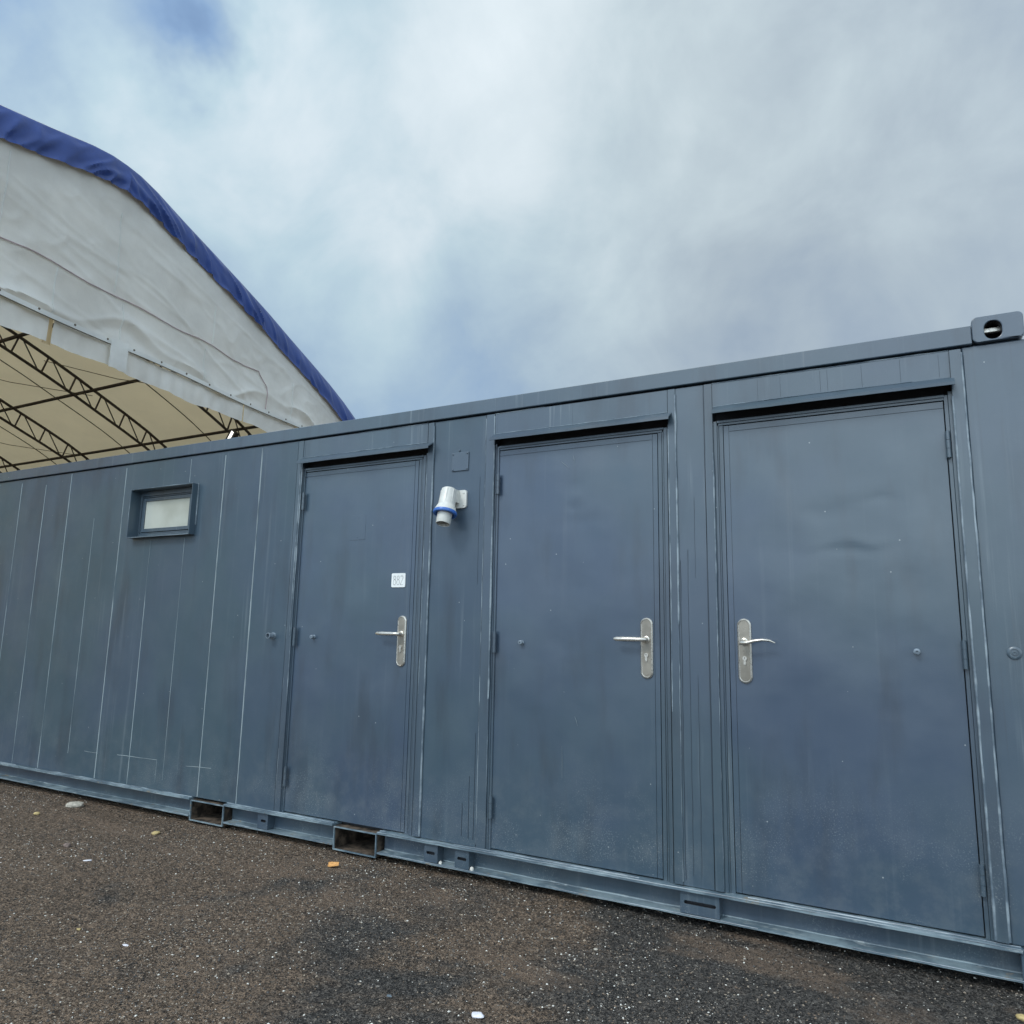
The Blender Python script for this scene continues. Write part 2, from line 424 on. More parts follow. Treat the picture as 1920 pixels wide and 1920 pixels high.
# long side wall with a hole for the window
bm = B(); wx0, wx1, wz0, wz1 = -5.055, -4.378, 1.881, 2.238
for (a, b, c, e) in ((XL+.02, wx0, Zb, Zt), (wx1, -3.448, Zb, Zt), (wx0, wx1, Zb, wz0), (wx0, wx1, wz1, Zt)):
    box(bm, a, b, Y0+.001, Y0+.074, c, e)
seams = [-7.33, -6.975, -6.62, -6.262, -5.915, -5.556, -5.212, -4.845, -4.480, -4.127, -3.772]
for i, x in enumerate(seams):
    tops = [2.44, 2.44, 2.42, 2.38, 2.445, 2.36, 2.43, 1.86, 2.44, 2.425, 2.44]
    if i == 8:
        bead(bm, (x, Y0+.0005, 2.26), (x, Y0+.0005, 2.43), .0030, 1, .15, seed=i); bead(bm, (x, Y0+.0005, .18), (x, Y0+.0005, 1.86), .0012, 1, .45, seed=i)
        continue
    if i == 7: bead(bm, (x, Y0+.0005, 2.26), (x, Y0+.0005, 2.43), .0018, 1, .15, seed=i+.5)
    bead(bm, (x, Y0+.0005, .158), (x, Y0+.0005, tops[i]), (.0018, .0018, .0020, .0020, .0024, .0016, .0028, .0026, .0022, .0032, .0034)[i], 1, (.2, .1, .05, .12, .02, .2, .0, .02, .2, -.2, -.2)[i], seed=i, lo=.6)
bead(bm, (-4.98, Y0+.0005, .34), (-4.55, Y0+.0005, .345), .0013, 1, 0, seed=31); bead(bm, (-5.36, Y0+.0005, .33), (-5.20, Y0+.0005, .33), .0009, 1, 0, seed=32)
bead(bm, (-4.26, Y0+.0005, .335), (-4.02, Y0+.0005, .345), .0013, 1, 0, seed=33); bead(bm, (-4.555, Y0+.0005, .20), (-4.555, Y0+.0005, .34), .0010, 1, 0, seed=34)
obj('side_panel', bm, ['side', 'seam'], cabin)

def vb(x, d, z0, z1, r, br, sd): return lambda bm: bead(bm, A(x, z0, d), A(x, z1, d), r*.72, 1, br*.6, seed=sd)
def dr(x, d, z0, z1, r, sd): return lambda bm: bead(bm, A(x, z0, d), A(x, z1, d), r, 2, .12, wob=.002, seed=sd+80)
plate('door_post', -3.446, -3.400, Zb, Zt-.001, -.004, 'frame', extra=[vb(-3.4145, -.005, 1.2, 2.30, .0045, .2, 40), vb(-3.402, -.003, .8, 2.26, .0045, .12, 41), vb(-3.44, -.003, .2, 1.9, .0018, .3, 42), vb(-3.401, .0, .18, 1.1, .0022, .3, 60)])
plate('door_post', -2.4215, -2.381, Zb, Zt-.001, -.006, 'frame', extra=[vb(-2.380, -.004, .160, 2.43, .0075, .02, 43), vb(-2.4215, -.001, .9, 2.27, .004, .2, 44)])
plate('wall_panel', -2.3795, -2.0285, Zb, Zt-.002, .002, 'side', extra=[dr(-2.075, .001, .19, .50, .0016, 1), dr(-2.045, .001, .19, .72, .0014, 2), dr(-2.115, .001, .20, .36, .0014, 3), dr(-2.0285, .002, .17, 2.44, .0018, 9), dr(-2.06, .001, 1.5, 2.1, .0007, 12)])
plate('door_post', -2.027, -1.9725, Zb, Zt-.001, -.005, 'frame', extra=[vb(-2.0275, -.001, .17, 2.43, .0032, .15, 45), vb(-1.974, -.003, .9, 2.27, .006, .05, 46), vb(-1.974, -.003, .16, .9, .0028, .2, 62), vb(-1.974, -.003, 2.33, 2.44, .004, .0, 47)])
plate('door_post', -.9905, -.953, Zb, Zt-.001, -.005, 'frame', extra=[vb(-.989, -.004, .9, 2.25, .0042, .2, 48), vb(-.953, -.003, 1.3, 2.42, .0065, .12, 49), vb(-.953, -.003, .17, 1.3, .0026, .25, 63)])
plate('wall_panel', -.9515, -.8145, Zb, Zt-.002, .001, 'paint', extra=[dr(-.905, 0, .2, 1.65, .0009, 5), dr(-.868, 0, .2, 1.9, .0008, 6), dr(-.94, 0, .18, 1.6, .0014, 7)])
plate('door_post', -.812, -.7735, Zb, Zt-.001, -.004, 'frame', extra=[vb(-.7745, -.002, 1.2, 2.25, .0065, .1, 51), vb(-.7745, -.002, .17, 1.2, .0025, .3, 52), dr(-.8125, -.002, .17, 2.44, .0028, 8)])
plate('door_post', .2145, .2565, Zb, Zt-.001, -.013, 'frame', extra=[vb(.2145, -.011, .16, 2.25, .0060, .08, 54), vb(.257, -.010, .16, 2.435, .0062, .08, 55)])
bm = B(); box(bm, .2595, .4815, Y0+.004, Y0+.074, .152, 2.4585); obj('corner_post', bm, 'paint', cabin, bevel=.006)
HX = (-3.385, -1.955, -1.5, -.56, -.46, -.29, -.26, -.12, .03, .175)
for i, (a, b) in enumerate(((-3.398, -2.4235), (-1.971, -.992), (-.772, .213))):
    ex = [(lambda x: (lambda bm: bead(bm, A(x, 2.340, -.001), A(x, 2.44, -.001), .0007, 2, 0, seed=x*9+40)))(x) for x in HX if a < x < b]
    ex.append((lambda a, b, i: (lambda bm: bead(bm, A(a, 2.335, -.002), A(b, 2.335, -.002), .0018, 1, .1, seed=70+i)))(a, b, i))
    ex.append((lambda a, b, i: (lambda bm: bead(bm, A(a, 2.4505, -.001), A(b, 2.4505, -.001), .0024, 1, .2, seed=76+i)))(a, b, i))
    plate('header_panel', a, b, 2.321, Zt-.0015, -.001, 'paint', extra=ex)

# canopies over the doors
for i, (a, b) in enumerate(((-3.402, -2.378), (-1.972, -.970), (-.764, .224))):
    bm = B(); n = 34; prev = None
    for k in range(n+1):
        x = a+(b-a)*k/n; w = .0018*noise.noise(Vector((x*5, i*3, 0)))+.0008*noise.noise(Vector((x*21, i*3, 0)))
        pr = [(0, 2.3335), (-.058, 2.2975), (-.061, 2.2835), (-.0585, 2.283), (-.0555, 2.294), (0, 2.3225)]
        ring = [bm.verts.new((x, Y0+.0-.001+d+(w if d < -.01 else 0), z+w)) for d, z in pr]
        if prev:
            for j in range(6): bm.faces.new((prev[j], prev[(j+1) % 6], ring[(j+1) % 6], ring[j]))
        else: bm.faces.new(ring)
        prev = ring
    bm.faces.new(prev); obj('door_canopy', bm, 'canopy', cabin)

# ------------------------------------------------------------------ doors
def screw(bm, c, r=.0055, h=.004, mi=0): lathe(bm, c, (0, -1, 0), [(-.002, r), (h*.5, r), (h, r*.7), (h, 0)], 10, mi)
def make_door(hs, xh, xl, label, dents=()):
    """hs = +1 when the hinge is on the right; xh hinge edge, xl latch edge (wall-plane x)"""
    s = 1 if xl > xh else -1           # direction from hinge to latch
    D = .020
    # frame: three steps on the latch side and the head, one on the hinge side
    bm = B(); zt = 2.262
    def side(xa, xb, d, top=2.262): abox(bm, min(xa, xb), max(xa, xb), .1545, top, d, .05)
    e = .0
    side(xl+s*.052, xl+s*.070, .004, 2.2745); side(xl+s*.032, xl+s*.0495, .008, 2.26); side(xl+s*.0235, xl+s*.0315, .017, 2.254); side(xl+s*.003, xl+s*.022, .021, 2.246)
    side(xh-s*.045, xh-s*.020, .006, 2.2745); side(xh-s*.019, xh-s*.0045, .012, 2.26)
    x0, x1 = min(xl+s*.070, xh-s*.045), max(xl+s*.070, xh-s*.045)
    lo, hi = sorted((xl+s*.031, xh-s*.006))
    abox(bm, lo, hi, 2.2505, 2.2625, .011, .05); abox(bm, lo, hi, 2.2375, 2.2495, .017, .05)
    fr = obj('door_frame', bm, 'frame', cabin, bevel=.0012)
    # black sheet behind the gaps, painting in the shade under the canopy
    bm = B(); abox(bm, x0+.002, x1-.002, .155, 2.335, .055, .01); obj('gap_shade_backing', bm, 'black', fr)
    # leaf: skin with a fine shadow line inside the latch edge and the head
    bm = B(); zb, ztop = .1655, 2.2325
    k0 = A(xh, 0, D).x; k1 = A(xl, 0, D).x
    NX, NZ = 60, 130
    za, zc = A(0, zb, D).z, A(0, ztop, D).z
    ga = k1-s*.0245; gz = zc-.0285            # shadow line positions
    def skin(xa, xb, z0, z1, nx, nz, dent=False):
        if xa > xb: xa, xb = xb, xa
        g = [[bm.verts.new((xa+(xb-xa)*i/nx, Y0+D, z0+(z1-z0)*j/nz)) for j in range(nz+1)] for i in range(nx+1)]
        for i in range(nx):
            for j in range(nz): bm.faces.new((g[i][j], g[i+1][j], g[i+1][j+1], g[i][j+1])).smooth = True
        if dent:
            for i, c in enumerate(g):
                for j, v in enumerate(c):
                    ed = min(i, nx-i, j, nz-j)/7.; ed = min(1, ed)
                    q = Vector((v.co.x*1.7, v.co.z*1.3, xh*3))
                    v.co.y += ed*(.0035*noise.noise(q)+.0012*noise.noise(q*4))
                    for (ax, az, rx, rz, dp) in dents:
                        cc = A(ax, az, D); v.co.y += .34*dp*math.exp(-((v.co.x-cc.x)/rx)**2-((v.co.z-cc.z-.03*noise.noise(Vector((v.co.x*9, az*5, 1))))/(rz*1.2))**2)
        per = [g[i][0] for i in range(nx+1)]+[g[nx][j] for j in range(1, nz+1)]+[g[i][nz] for i in range(nx-1, -1, -1)]+[g[0][j] for j in range(nz-1, 0, -1)]
        bk = [bm.verts.new((v.co.x, Y0+D+.034, v.co.z)) for v in per]
        n = len(per)
        for i in range(n): bm.faces.new((per[i], bk[i], bk[(i+1) % n], per[(i+1) % n]))
    skin(k0, ga-s*.0012, za, gz-.0012, NX, NZ, True)
    skin(ga+s*.0012, k1, za, zc, 2, NZ)
    skin(k0, ga-s*.0012, gz+.0012, zc, NX, 2)
    box(bm, min(k0, k1)+.001, max(k0, k1)-.001, Y0+D+.004, Y0+D+.03, za+.001, zc-.001)
    leaf = obj('door', bm, 'door', cabin)
    if label: leaf['label'] = label
    # hinges
    for j, zc2 in enumerate((2.048, 1.195, .362)):
        bm = B(); c = A(xh-s*.008, zc2, -.001)
        tube(bm, [c+Vector((0, 0, -.055)), c+Vector((0, 0, -.018)), ], .0095, 12); tube(bm, [c+Vector((0, 0, -.0165)), c+Vector((0, 0, .019))], .0095, 12); tube(bm, [c+Vector((0, 0, .0205)), c+Vector((0, 0, .055))], .0095, 12)
        tube(bm, [c+Vector((0, 0, -.058)), c+Vector((0, 0, .058))], .0055, 10)
        obj('hinge', bm, 'frame', leaf)
    return leaf, s
def handle(leaf, cx, dirn, curved=False):
    """cx wall-plane x of the backplate's centre, lever points along dirn"""
    D = .020; c = A(cx, 1.186, D); fy = Y0+D-.001
    bm = B(); n = 64
    W, H = .060, .286
    cz = c.z
    o = rrect(c.x, cz, W, H, W/2-.0002, n); i1 = rrect(c.x, cz, W-.012, H-.012, (W-.012)/2-.0002, n); i2 = rrect(c.x, cz, W-.017, H-.017, (W-.017)/2-.0002, n)
    rings = [[bm.verts.new((x, y, z)) for x, z in pts] for pts, y in ((o, fy), (o, fy-.005), (i1, fy-.011), (i2, fy-.0085))]
    for a, b in zip(rings, rings[1:]):
        for k in range(n):
            f = bm.faces.new((a[k], a[(k+1) % n], b[(k+1) % n], b[k])); f.material_index = 1; f.smooth = True
    bm.faces.new(rings[-1]).material_index = 0
    pl = obj('handle_plate', bm, ['steel', 'polished'], leaf)
    # lever
    bm = B(); hub = Vector((c.x, fy-.008, A(cx, 1.226, D).z))
    lathe(bm, hub, (0, -1, 0), [(0, .017), (.004, .0165), (.006, .012), (.030, .0115), (.034, .009)], 20)
    tip = .150
    if curved:
        pts = [hub+Vector((dirn*x, -.040-y, z)) for x, y, z in ((-.012, -.004, -.006), (0, 0, -.004), (.02, .004, -.004), (.05, .006, .005), (.085, .006, .010), (.115, .004, .008), (.138, .0, -.002))]
        tube(bm, pts, [.010, .0135, .011, .0085, .0075, .0065, .003], 14, flat=.8)
        tube(bm, [hub+Vector((0, -.026, 0)), hub+Vector((0, -.042, -.003))], .0125, 14)
    else:
        pts = [hub+Vector((dirn*x, -.040-y, z)) for x, y, z in ((-.010, -.006, 0), (0, -.002, 0), (.02, .002, 0), (.05, .003, .0), (.10, .003, 0), (.135, .002, 0), (.148, .001, 0), (.150, 0, 0))]
        tube(bm, pts, [.006, .0105, .0098, .0108, .0112, .0105, .007, .002], 14)
    obj('lever', bm, 'polished', leaf, smooth=False)
    # lock cylinder: euro profile
    bm = B(); kc = Vector((c.x, fy-.0085, A(cx, 1.153, D).z))
    pts = []
    for k in range(20):
        a = math.radians(-60+300*k/19); pts.append((math.cos(a)*.0085, math.sin(a)*.0085))
    pts = [(-x, z) for x, z in pts]
    body = []
    for k in range(25):
        a = math.radians(-54+288*k/24); body.append((math.sin(a-math.radians(-54)-math.radians(144))*-1, 0))
    prof = [(math.sin(math.radians(a))*.0095, math.cos(math.radians(a))*.0095) for a in range(-150, 151, 12)]
    prof += [(.0052, -.0235)]+[(math.sin(math.radians(a))*.0052, -.0235-math.cos(math.radians(a))*.0052+0) for a in range(75, -76, -15)]+[(-.0052, -.0235)]
    f0 = [bm.verts.new((kc.x+x, kc.y-.006, kc.z+z)) for x, z in prof]; f1 = [bm.verts.new((kc.x+x, kc.y, kc.z+z)) for x, z in prof]
    m = len(prof)
    for k in range(m): bm.faces.new((f0[k], f0[(k+1) % m], f1[(k+1) % m], f1[k]))
    bm.faces.new(f0); bm.faces.new(f1)
    box(bm, kc.x-.001, kc.x+.001, kc.y-.0066, kc.y-.0058, kc.z-.002, kc.z+.005, 1)
    obj('lock_cylinder', bm, ['polished', 'black'], leaf)
def stop(leaf, x, z=1.196, fancy=0):
    bm = B(); c = A(x, z, .020)
    lathe(bm, c, (0, -1, 0), [(-.003, .013), (.003, .0125), (.004, .0075), (.014, .0075), (.015, .0115), (.024, .0115), (.026, .009), (.026, .005), (.020, .0045), (.020, 0)], 18)
    obj('door_stop', bm, 'screw', leaf)

d1, s1 = make_door(-1, -3.366, -2.4805, 'left door of the three, with a white number plate above its handle')
d2, s2 = make_door(-1, -1.937, -1.0455, 'middle door, lightly dented in its upper half', ((-1.50, 2.01, .06, .035, .005), (-1.47, 1.96, .03, .02, -.004), (-1.50, 1.90, .028, .015, .005), (-1.46, 1.82, .12, .03, .004), (-1.6, 1.74, .07, .05, -.003), (-1.40, 1.72, .05, .06, .003)))
d3, s3 = make_door(1, .178, -.722, 'right door, hung on its right edge, with a curved lever', ((-.22, 1.62, .13, .018, .005), (-.16, 1.66, .10, .02, -.004), (-.30, 1.78, .10, .03, .004), (-.20, 1.88, .16, .03, -.003), (-.08, 1.83, .05, .015, .004), (.02, 1.50, .06, .07, .004), (-.42, 1.45, .08, .08, -.003)))
handle(d1, -2.549, -1); handle(d2, -1.108, -1); handle(d3, -.655, 1, True)
stop(d1, -3.213); stop(d2, -1.780); stop(d3, .021, 1.202)
# blank plate on the left door
bm = B(); abox(bm, -2.970, -2.856, 1.780, 1.932, .0178, .003)
for zz in (1.917, 1.796): screw(bm, A(-2.912, zz, .0178), .004, .002)
obj('blank_plate', bm, 'door', d1, bevel=.0006)
# number plate 882
bm = B(); n = 48; c = A(-2.594, 1.532, .014)
a = A(-2.6435, 1.492, .014); b = A(-2.5455, 1.573, .014); w, h = b.x-a.x, b.z-a.z
o = rrect(c.x, c.z, w, h, .008, n)
f0 = [bm.verts.new((x, Y0+.0155, z)) for x, z in o]; f1 = [bm.verts.new((x, Y0+.022, z)) for x, z in o]
for k in range(n): bm.faces.new((f0[k], f1[k], f1[(k+1) % n], f0[(k+1) % n]))
bm.faces.new(f0)
def stroke(pts, wd=.0013):
    for p, q in zip(pts, pts[1:]):
        dx, dz = q[0]-p[0], q[1]-p[1]; L = math.hypot(dx, dz) or 1; nx, nz = -dz/L*wd, dx/L*wd; ex, ez = dx/L*wd*.6, dz/L*wd*.6
        vs = [bm.verts.new((c.x+x, Y0+.0150, c.z+z)) for x, z in ((p[0]+nx-ex, p[1]+nz-ez), (q[0]+nx+ex, q[1]+nz+ez), (q[0]-nx+ex, q[1]-nz+ez), (p[0]-nx-ex, p[1]-nz-ez))]
        bm.faces.new(vs).material_index = 1
def ell(cx, cz, rx, rz, a0=0, a1=360, n=20): return [(cx+rx*math.cos(math.radians(a0+(a1-a0)*i/n)), cz+rz*math.sin(math.radians(a0+(a1-a0)*i/n))) for i in range(n+1)]
for cx in (-.0265, -.0010):
    stroke(ell(cx, .0145, .0070, .0105)); stroke(ell(cx, -.0115, .0095, .0155))
stroke(ell(.0250, .0155, .0085, .0095, 160, -25)+[(.0300, .005), (.0150, -.0265), (.0350, -.0265)])
obj('number_plate', bm, ['sign_white', 'sign_grey'], d1)
# faint scratches on the middle door
for p, q in (((-1.548, .70), (-1.546, .545)), ((-1.497, 2.165), (-1.488, 2.13)), ((-1.565, 2.14), (-1.52, 2.10)), ((-1.48, .845), (-1.465, .80))):
    bm = B(); P0, Q0 = A(p[0], p[1], .0150), A(q[0], q[1], .0150); tube(bm, [P0, P0.lerp(Q0, .5)+Vector((.001, 0, 0)), Q0], [.0003, .0009, .0003], 4); obj('scratch', bm, 'seam', d2)

# fittings on the wall
bm = B(); c = A(-3.553, 1.196, 0)
lathe(bm, c, (-.02, -1, 0), [(-.002, .0215), (.003, .021), (.004, .0165), (.040, .0165), (.041, .0185), (.046, .0185), (.047, .0145), (.020, .0135), (.020, 0)], 24)
obj('pipe_stub', bm, 'screw', cabin)
bm = B(); c = A(.3495, 1.206, .004)
lathe(bm, c, (0, -1, 0), [(-.002, .0255), (.003, .025), (.006, .021), (.006, .0155), (.0045, .0145), (.0045, .009), (.008, .008), (.008, .003), (.005, .002), (.005, 0)], 28)
obj('round_plug', bm, 'paint', cabin)
bm = B(); abox(bm, -2.2515, -2.1400, 2.146, 2.253, -.005, .0075)
for x in (-2.2425, -2.149):
    for z in (2.155, 2.244): screw(bm, A(x, z, -.005), .0052, .004)
screw(bm, A(-2.200, 2.263, .001), .0058, .006)
obj('junction_cover', bm, 'frame', cabin, bevel=.0012)

# power inlet: mounting flange, grey body, blue collar, open shroud
bm = B(); T = Vector((-2.222, Y0-.058, 2.030)); Bt = Vector((-2.219, Y0-.118, 1.822)); ax = (Bt-T).normalized()
out = []; n = 48
for k in range(n):
    a = 2*PI*k/n
out = rrect(-2.183, 1.979, .085, .102, .016, n)
f0 = [bm.verts.new((x, Y0-.010, z)) for x, z in out]; f1 = [bm.verts.new((x, Y0+.003, z)) for x, z in out]
for k in range(n): bm.faces.new((f0[k], f1[k], f1[(k+1) % n], f0[(k+1) % n]))
bm.faces.new(f0)
for z in (2.013, 1.945): screw(bm, (-2.158, Y0-.010, z), .005, .003)
pl = obj('power_inlet', bm, 'plastic', cabin, bevel=.002, label='pale grey power inlet with a blue collar')
bm = B(); lathe(bm, T, ax, [(0, 0), (0, .036), (.006, .043), (.02, .0445), (.095, .0475), (.104, .049), (.108, .0515), (.128, .060), (.139, .0625), (.139, 0)], 36)
for k in range(8):
    a = PI/8+k*PI/4; dd, u, w = frame_axes(ax); rr = .0455
    p = T+ax*.012+(u*math.cos(a)+w*math.sin(a))*.0435; q = T+ax*.085+(u*math.cos(a)+w*math.sin(a))*.0465
    tube(bm, [p, q], [.004, .0016], 6)
box(bm, -2.252, -2.186, Y0-.058, Y0-.009, 1.957, 2.028)
obj('inlet_body', bm, 'plastic', pl)
bm = B(); o = T+ax*.139; lathe(bm, o, ax, [(0, .0600), (0, .0655), (.004, .067), (.014, .067), (.017, .065), (.017, .052), (.004, .050), (0, .048)], 40)
obj('blue_collar', bm, 'blue_plastic', pl)
bm = B(); lathe(bm, T+ax*.139, ax, [(0, .0415), (.072, .0400), (.074, .0385), (.074, .0365), (.02, .0365), (.02, 0)], 36, 0)
dd, u, w = frame_axes(ax)
for k in range(3):
    a = k*2*PI/3; p = T+ax*.158+(u*math.cos(a)+w*math.sin(a))*.02; tube(bm, [p, p+ax*.035], .004, 8, 1)
obj('inlet_shroud', bm, ['plastic', 'steel'], pl)

# window: projecting sleeve, frame, opening light, pane
bm = B(); x0, x1, z0, z1 = -5.060, -4.378, 1.878, 2.240; t = .006
for (a, b, c, e) in ((x0, x0+t, z0, z1), (x1-t, x1, z0, z1), (x0+t, x1-t, z0, z0+t), (x0+t, x1-t, z1-t, z1)): box(bm, a, b, Y0-.050, Y0+.070, c, e)
win = obj('window', bm, 'side', cabin, bevel=.0012)
bm = B(); xa, xb, za, zb = x0+t+.001, x1-t-.001, z0+t+.001, z1-t-.001
def rectring(bm, xa, xb, za, zb, w, y0, y1, ws=None):
    wl, wr, wb, wt = ws or (w, w, w, w)
    box(bm, xa, xa+wl, y0, y1, za, zb); box(bm, xb-wr, xb, y0, y1, za, zb); box(bm, xa+wl+.0004, xb-wr-.0004, y0+.0003, y1, za, za+wb); box(bm, xa+wl+.0004, xb-wr-.0004, y0+.0003, y1, zb-wt, zb)
rectring(bm, xa, xb, za, zb, 0, Y0+.030, Y0+.072, (.020, .078, .028, .034))
rectring(bm, xa+.022, xb-.080, za+.030, zb-.036, 0, Y0+.036, Y0+.072, (.008, .008, .008, .008))
obj('window_frame', bm, 'frame', win, bevel=.001)
bm = B(); rectring(bm, xa+.034, xb-.092, za+.042, zb-.048, 0, Y0+.031, Y0+.060, (.026, .026, .026, .026)); obj('opening_light', bm, 'frame', win, bevel=.002)
bm = B(); box(bm, xa+.055, xb-.113, Y0+.040, Y0+.046, za+.064, zb-.070); obj('pane', bm, 'pane', win)
bm = B(); bead(bm, (x1+.002, Y0-.002, 1.95), (x1+.002, Y0-.002, 2.245), .005, 0, .35, seed=90); bead(bm, (x0, Y0-.050, z1), (x1, Y0-.050, z1), .0022, 0, .1, seed=91); bead(bm, (x0, Y0-.050, z0), (x1, Y0-.050, z0), .0016, 0, .1, seed=92)
bead(bm, (x0, Y0-.050, z0), (x0, Y0-.050, z1), .0012, 0, .1, seed=93)
obj('window_sealant', bm, 'bead', win)

# ------------------------------------------------------------------ fabric shelter behind
GA = math.radians(9.4); GD = 12.
UV = Vector((-math.sin(GA), math.cos(GA), 0)); GN = Vector((math.cos(GA), math.sin(GA), 0)); GO = -GD*GN
RID = 10.34
half = [(0, 9.24), (.35, 9.225), (.8, 9.14), (1.66, 8.90), (2.6, 8.66), (3.66, 8.38), (4.7, 8.09), (5.66, 7.78), (6.7, 7.46), (7.7, 7.14), (8.5, 6.84), (9.2, 6.53), (9.9, 6.12), (10.5, 5.6), (10.95, 4.9), (11.2, 4.0), (11.3, 2.8), (11.3, -1.25)]
def roofz(u, dz=0):
    q = abs(u-RID)
    for (a, za), (b, zb) in zip(half, half[1:]):
        if q <= b and b > a: return za+(zb-za)*(q-a)/(b-a)-dz
    return 2.8-dz
def GP(u, z, s=0., out=0.):
    """u across the gable, z relative to the eye, s metres into the shelter, out metres in front of the gable"""
    p = GO+UV*u+Vector((-s, 0, z+EYE))
    return p+GN*out
sh = root('fabric_shelter', GP(RID, -EYE, 12), 'large white fabric shelter with blue edged gable and brown steel trusses, behind the cabin', 'tent')
prof = [(-q, z) for q, z in reversed(half)]+[(q, z) for q, z in half[1:]]
def refine(pr, m):
    out = []
    for a, b in zip(pr, pr[1:]):
        for k in range(m): out.append((a[0]+(b[0]-a[0])*k/m, a[1]+(b[1]-a[1])*k/m))
    return out+[pr[-1]]
LEN = 37.
bm = B(); pr = refine(prof, 2); cols = []
for i in range(33):
    s = LEN*i/32; sag = 0
    cols.append([bm.verts.new(GP(RID+q, z-.03*abs(math.sin(PI*s/4.65))*(1 if z > 5 else 0), s)) for q, z in pr])
for a, b in zip(cols, cols[1:]):
    for k in range(len(pr)-1):
        f = bm.faces.new((a[k], a[k+1], b[k+1], b[k])); f.smooth = True
obj('roof_cover', bm, 'roof_fabric', sh)
bm = B(); f = [bm.verts.new(GP(RID+q, z, LEN-.05)) for q, z in prof]; bm.faces.new(f); obj('end_wall', bm, 'roof_fabric', sh)

# trusses
def inner(q, dz): return (q*(1-dz*.045), )
def chordpt(u, dz):
    q = abs(u-RID); sg = 1 if u > RID else -1
    return roofz(u, dz)
TS = (.25, 4.40, 8.75, 13.45, 18.3, 22.9, 27.5, 32.1)
knots = [RID+s*k for s in (-1,) for k in (9.9, 8.9)]+[RID-8+k for k in range(0, 17)]+[RID+8.9, RID+9.9]
def leg_or_chord(s):
    bm = B()
    us = sorted(knots); out = [(u, roofz(u, .20)) for u in us]; inn = [(u, roofz(u, .80)) for u in us]
    # legs
    lo, li = RID-11.08, RID-10.35
    oL = [(RID-11.1, -1.25), (RID-11.1, 2.9), (RID-10.8, 4.6), (RID-10.4, 5.4)]; iL = [(RID-10.5, -1.25), (RID-10.5, 2.9), (RID-10.25, 4.2), (RID-9.9, 4.9)]
    oR = [(2*RID-u, z) for u, z in reversed(oL)]; iR = [(2*RID-u, z) for u, z in reversed(iL)]
    O = oL+out+oR; I = iL+inn+iR
    I = [p for p in I]
    tube(bm, [GP(u, z, s) for u, z in O], .048, 7); tube(bm, [GP(u, z, s) for u, z in I], .045, 7)
    for k in range(len(us)):
        o_, i_ = out[k], inn[k]; wide = k % 4 == 3
        u, z = o_; iu, iz = i_
        # webs lean so that the post is square to the chord
        if k > 0:
            sl = -.3 if u > RID else .3
            tube(bm, [GP(u, z, s), GP(u-(.18 if u > RID else -.18), roofz(u-(.18 if u > RID else -.18), .80), s)], .062 if wide else .028, 6, flat=.35 if wide else 1)
            pu, pz = (out[k-1] if u > RID else out[k])
            if u > RID: tube(bm, [GP(pu+.12, roofz(pu+.12, .20), s), GP(u-.30, roofz(u-.30, .80), s)], .020, 6)
            else: tube(bm, [GP(u-.12, roofz(u-.12, .20), s), GP(out[k-1][0]+.30, roofz(out[k-1][0]+.30, .80), s)], .020, 6)
    for k in range(8):
        z = -1.0+k*.6
        for m in (-1, 1):
            tube(bm, [GP(RID+m*11.1, z, s), GP(RID+m*10.5, z+.3, s)], .02, 5)
    return bm
for i, s in enumerate(TS): obj('roof_truss', leg_or_chord(s), 'trusssteel', sh)
# purlins
for u in (13.27, 15.97, 18.93, 2*RID-13.27, 2*RID-15.97, 2*RID-18.93, RID):
    bm = B(); tube(bm, [GP(u, roofz(u, .24), .05), GP(u, roofz(u, .24), LEN-.2)], .055, 8); obj('purlin', bm, 'trusssteel', sh)
# joints of the cover sheets, midway between trusses
bm = B()
for s in (2.3, 6.55, 11.1, 15.9, 20.6):
    us = [RID-9.2+k*.46 for k in range(41)]
    tube(bm, [GP(u, roofz(u, .05), s) for u in us], .018, 5)
obj('cover_seams', bm, 'cablemat', sh)
bm = B()
for s0, s1, u0, u1 in ((8.75, 13.45, 16.0, 13.0), (4.6, 8.75, 16.6, 14.2), (13.45, 18.3, 18.7, 16.0)):
    a = GP(u0, roofz(u0, .4), s0); b = GP(u1, roofz(u1, .4), s1); bm = B(); tube(bm, [a, a.lerp(b, .5)-Vector((0, 0, .12)), b], .012, 5); obj('brace_cable', bm, 'cablemat', sh)
# lit floodlight on the second truss
bm = B(); c = GP(18.05, roofz(18.05, 1.12), 4.05); box(bm, c.x-.15, c.x+.15, c.y-.05, c.y+.10, c.z-.20, c.z+.20); bmesh.ops.rotate(bm, verts=bm.verts, cent=c, matrix=Matrix.Rotation(math.radians(35), 3, 'Y'))
fl = obj('floodlight', bm, 'black', sh)
bm = B(); box(bm, c.x-.06, c.x+.05, c.y-.066, c.y-.052, c.z-.17, c.z+.17); bmesh.ops.rotate(bm, verts=bm.verts, cent=c, matrix=Matrix.Rotation(math.radians(35), 3, 'Y')); obj('lamp_glass', bm, 'lit', fl)

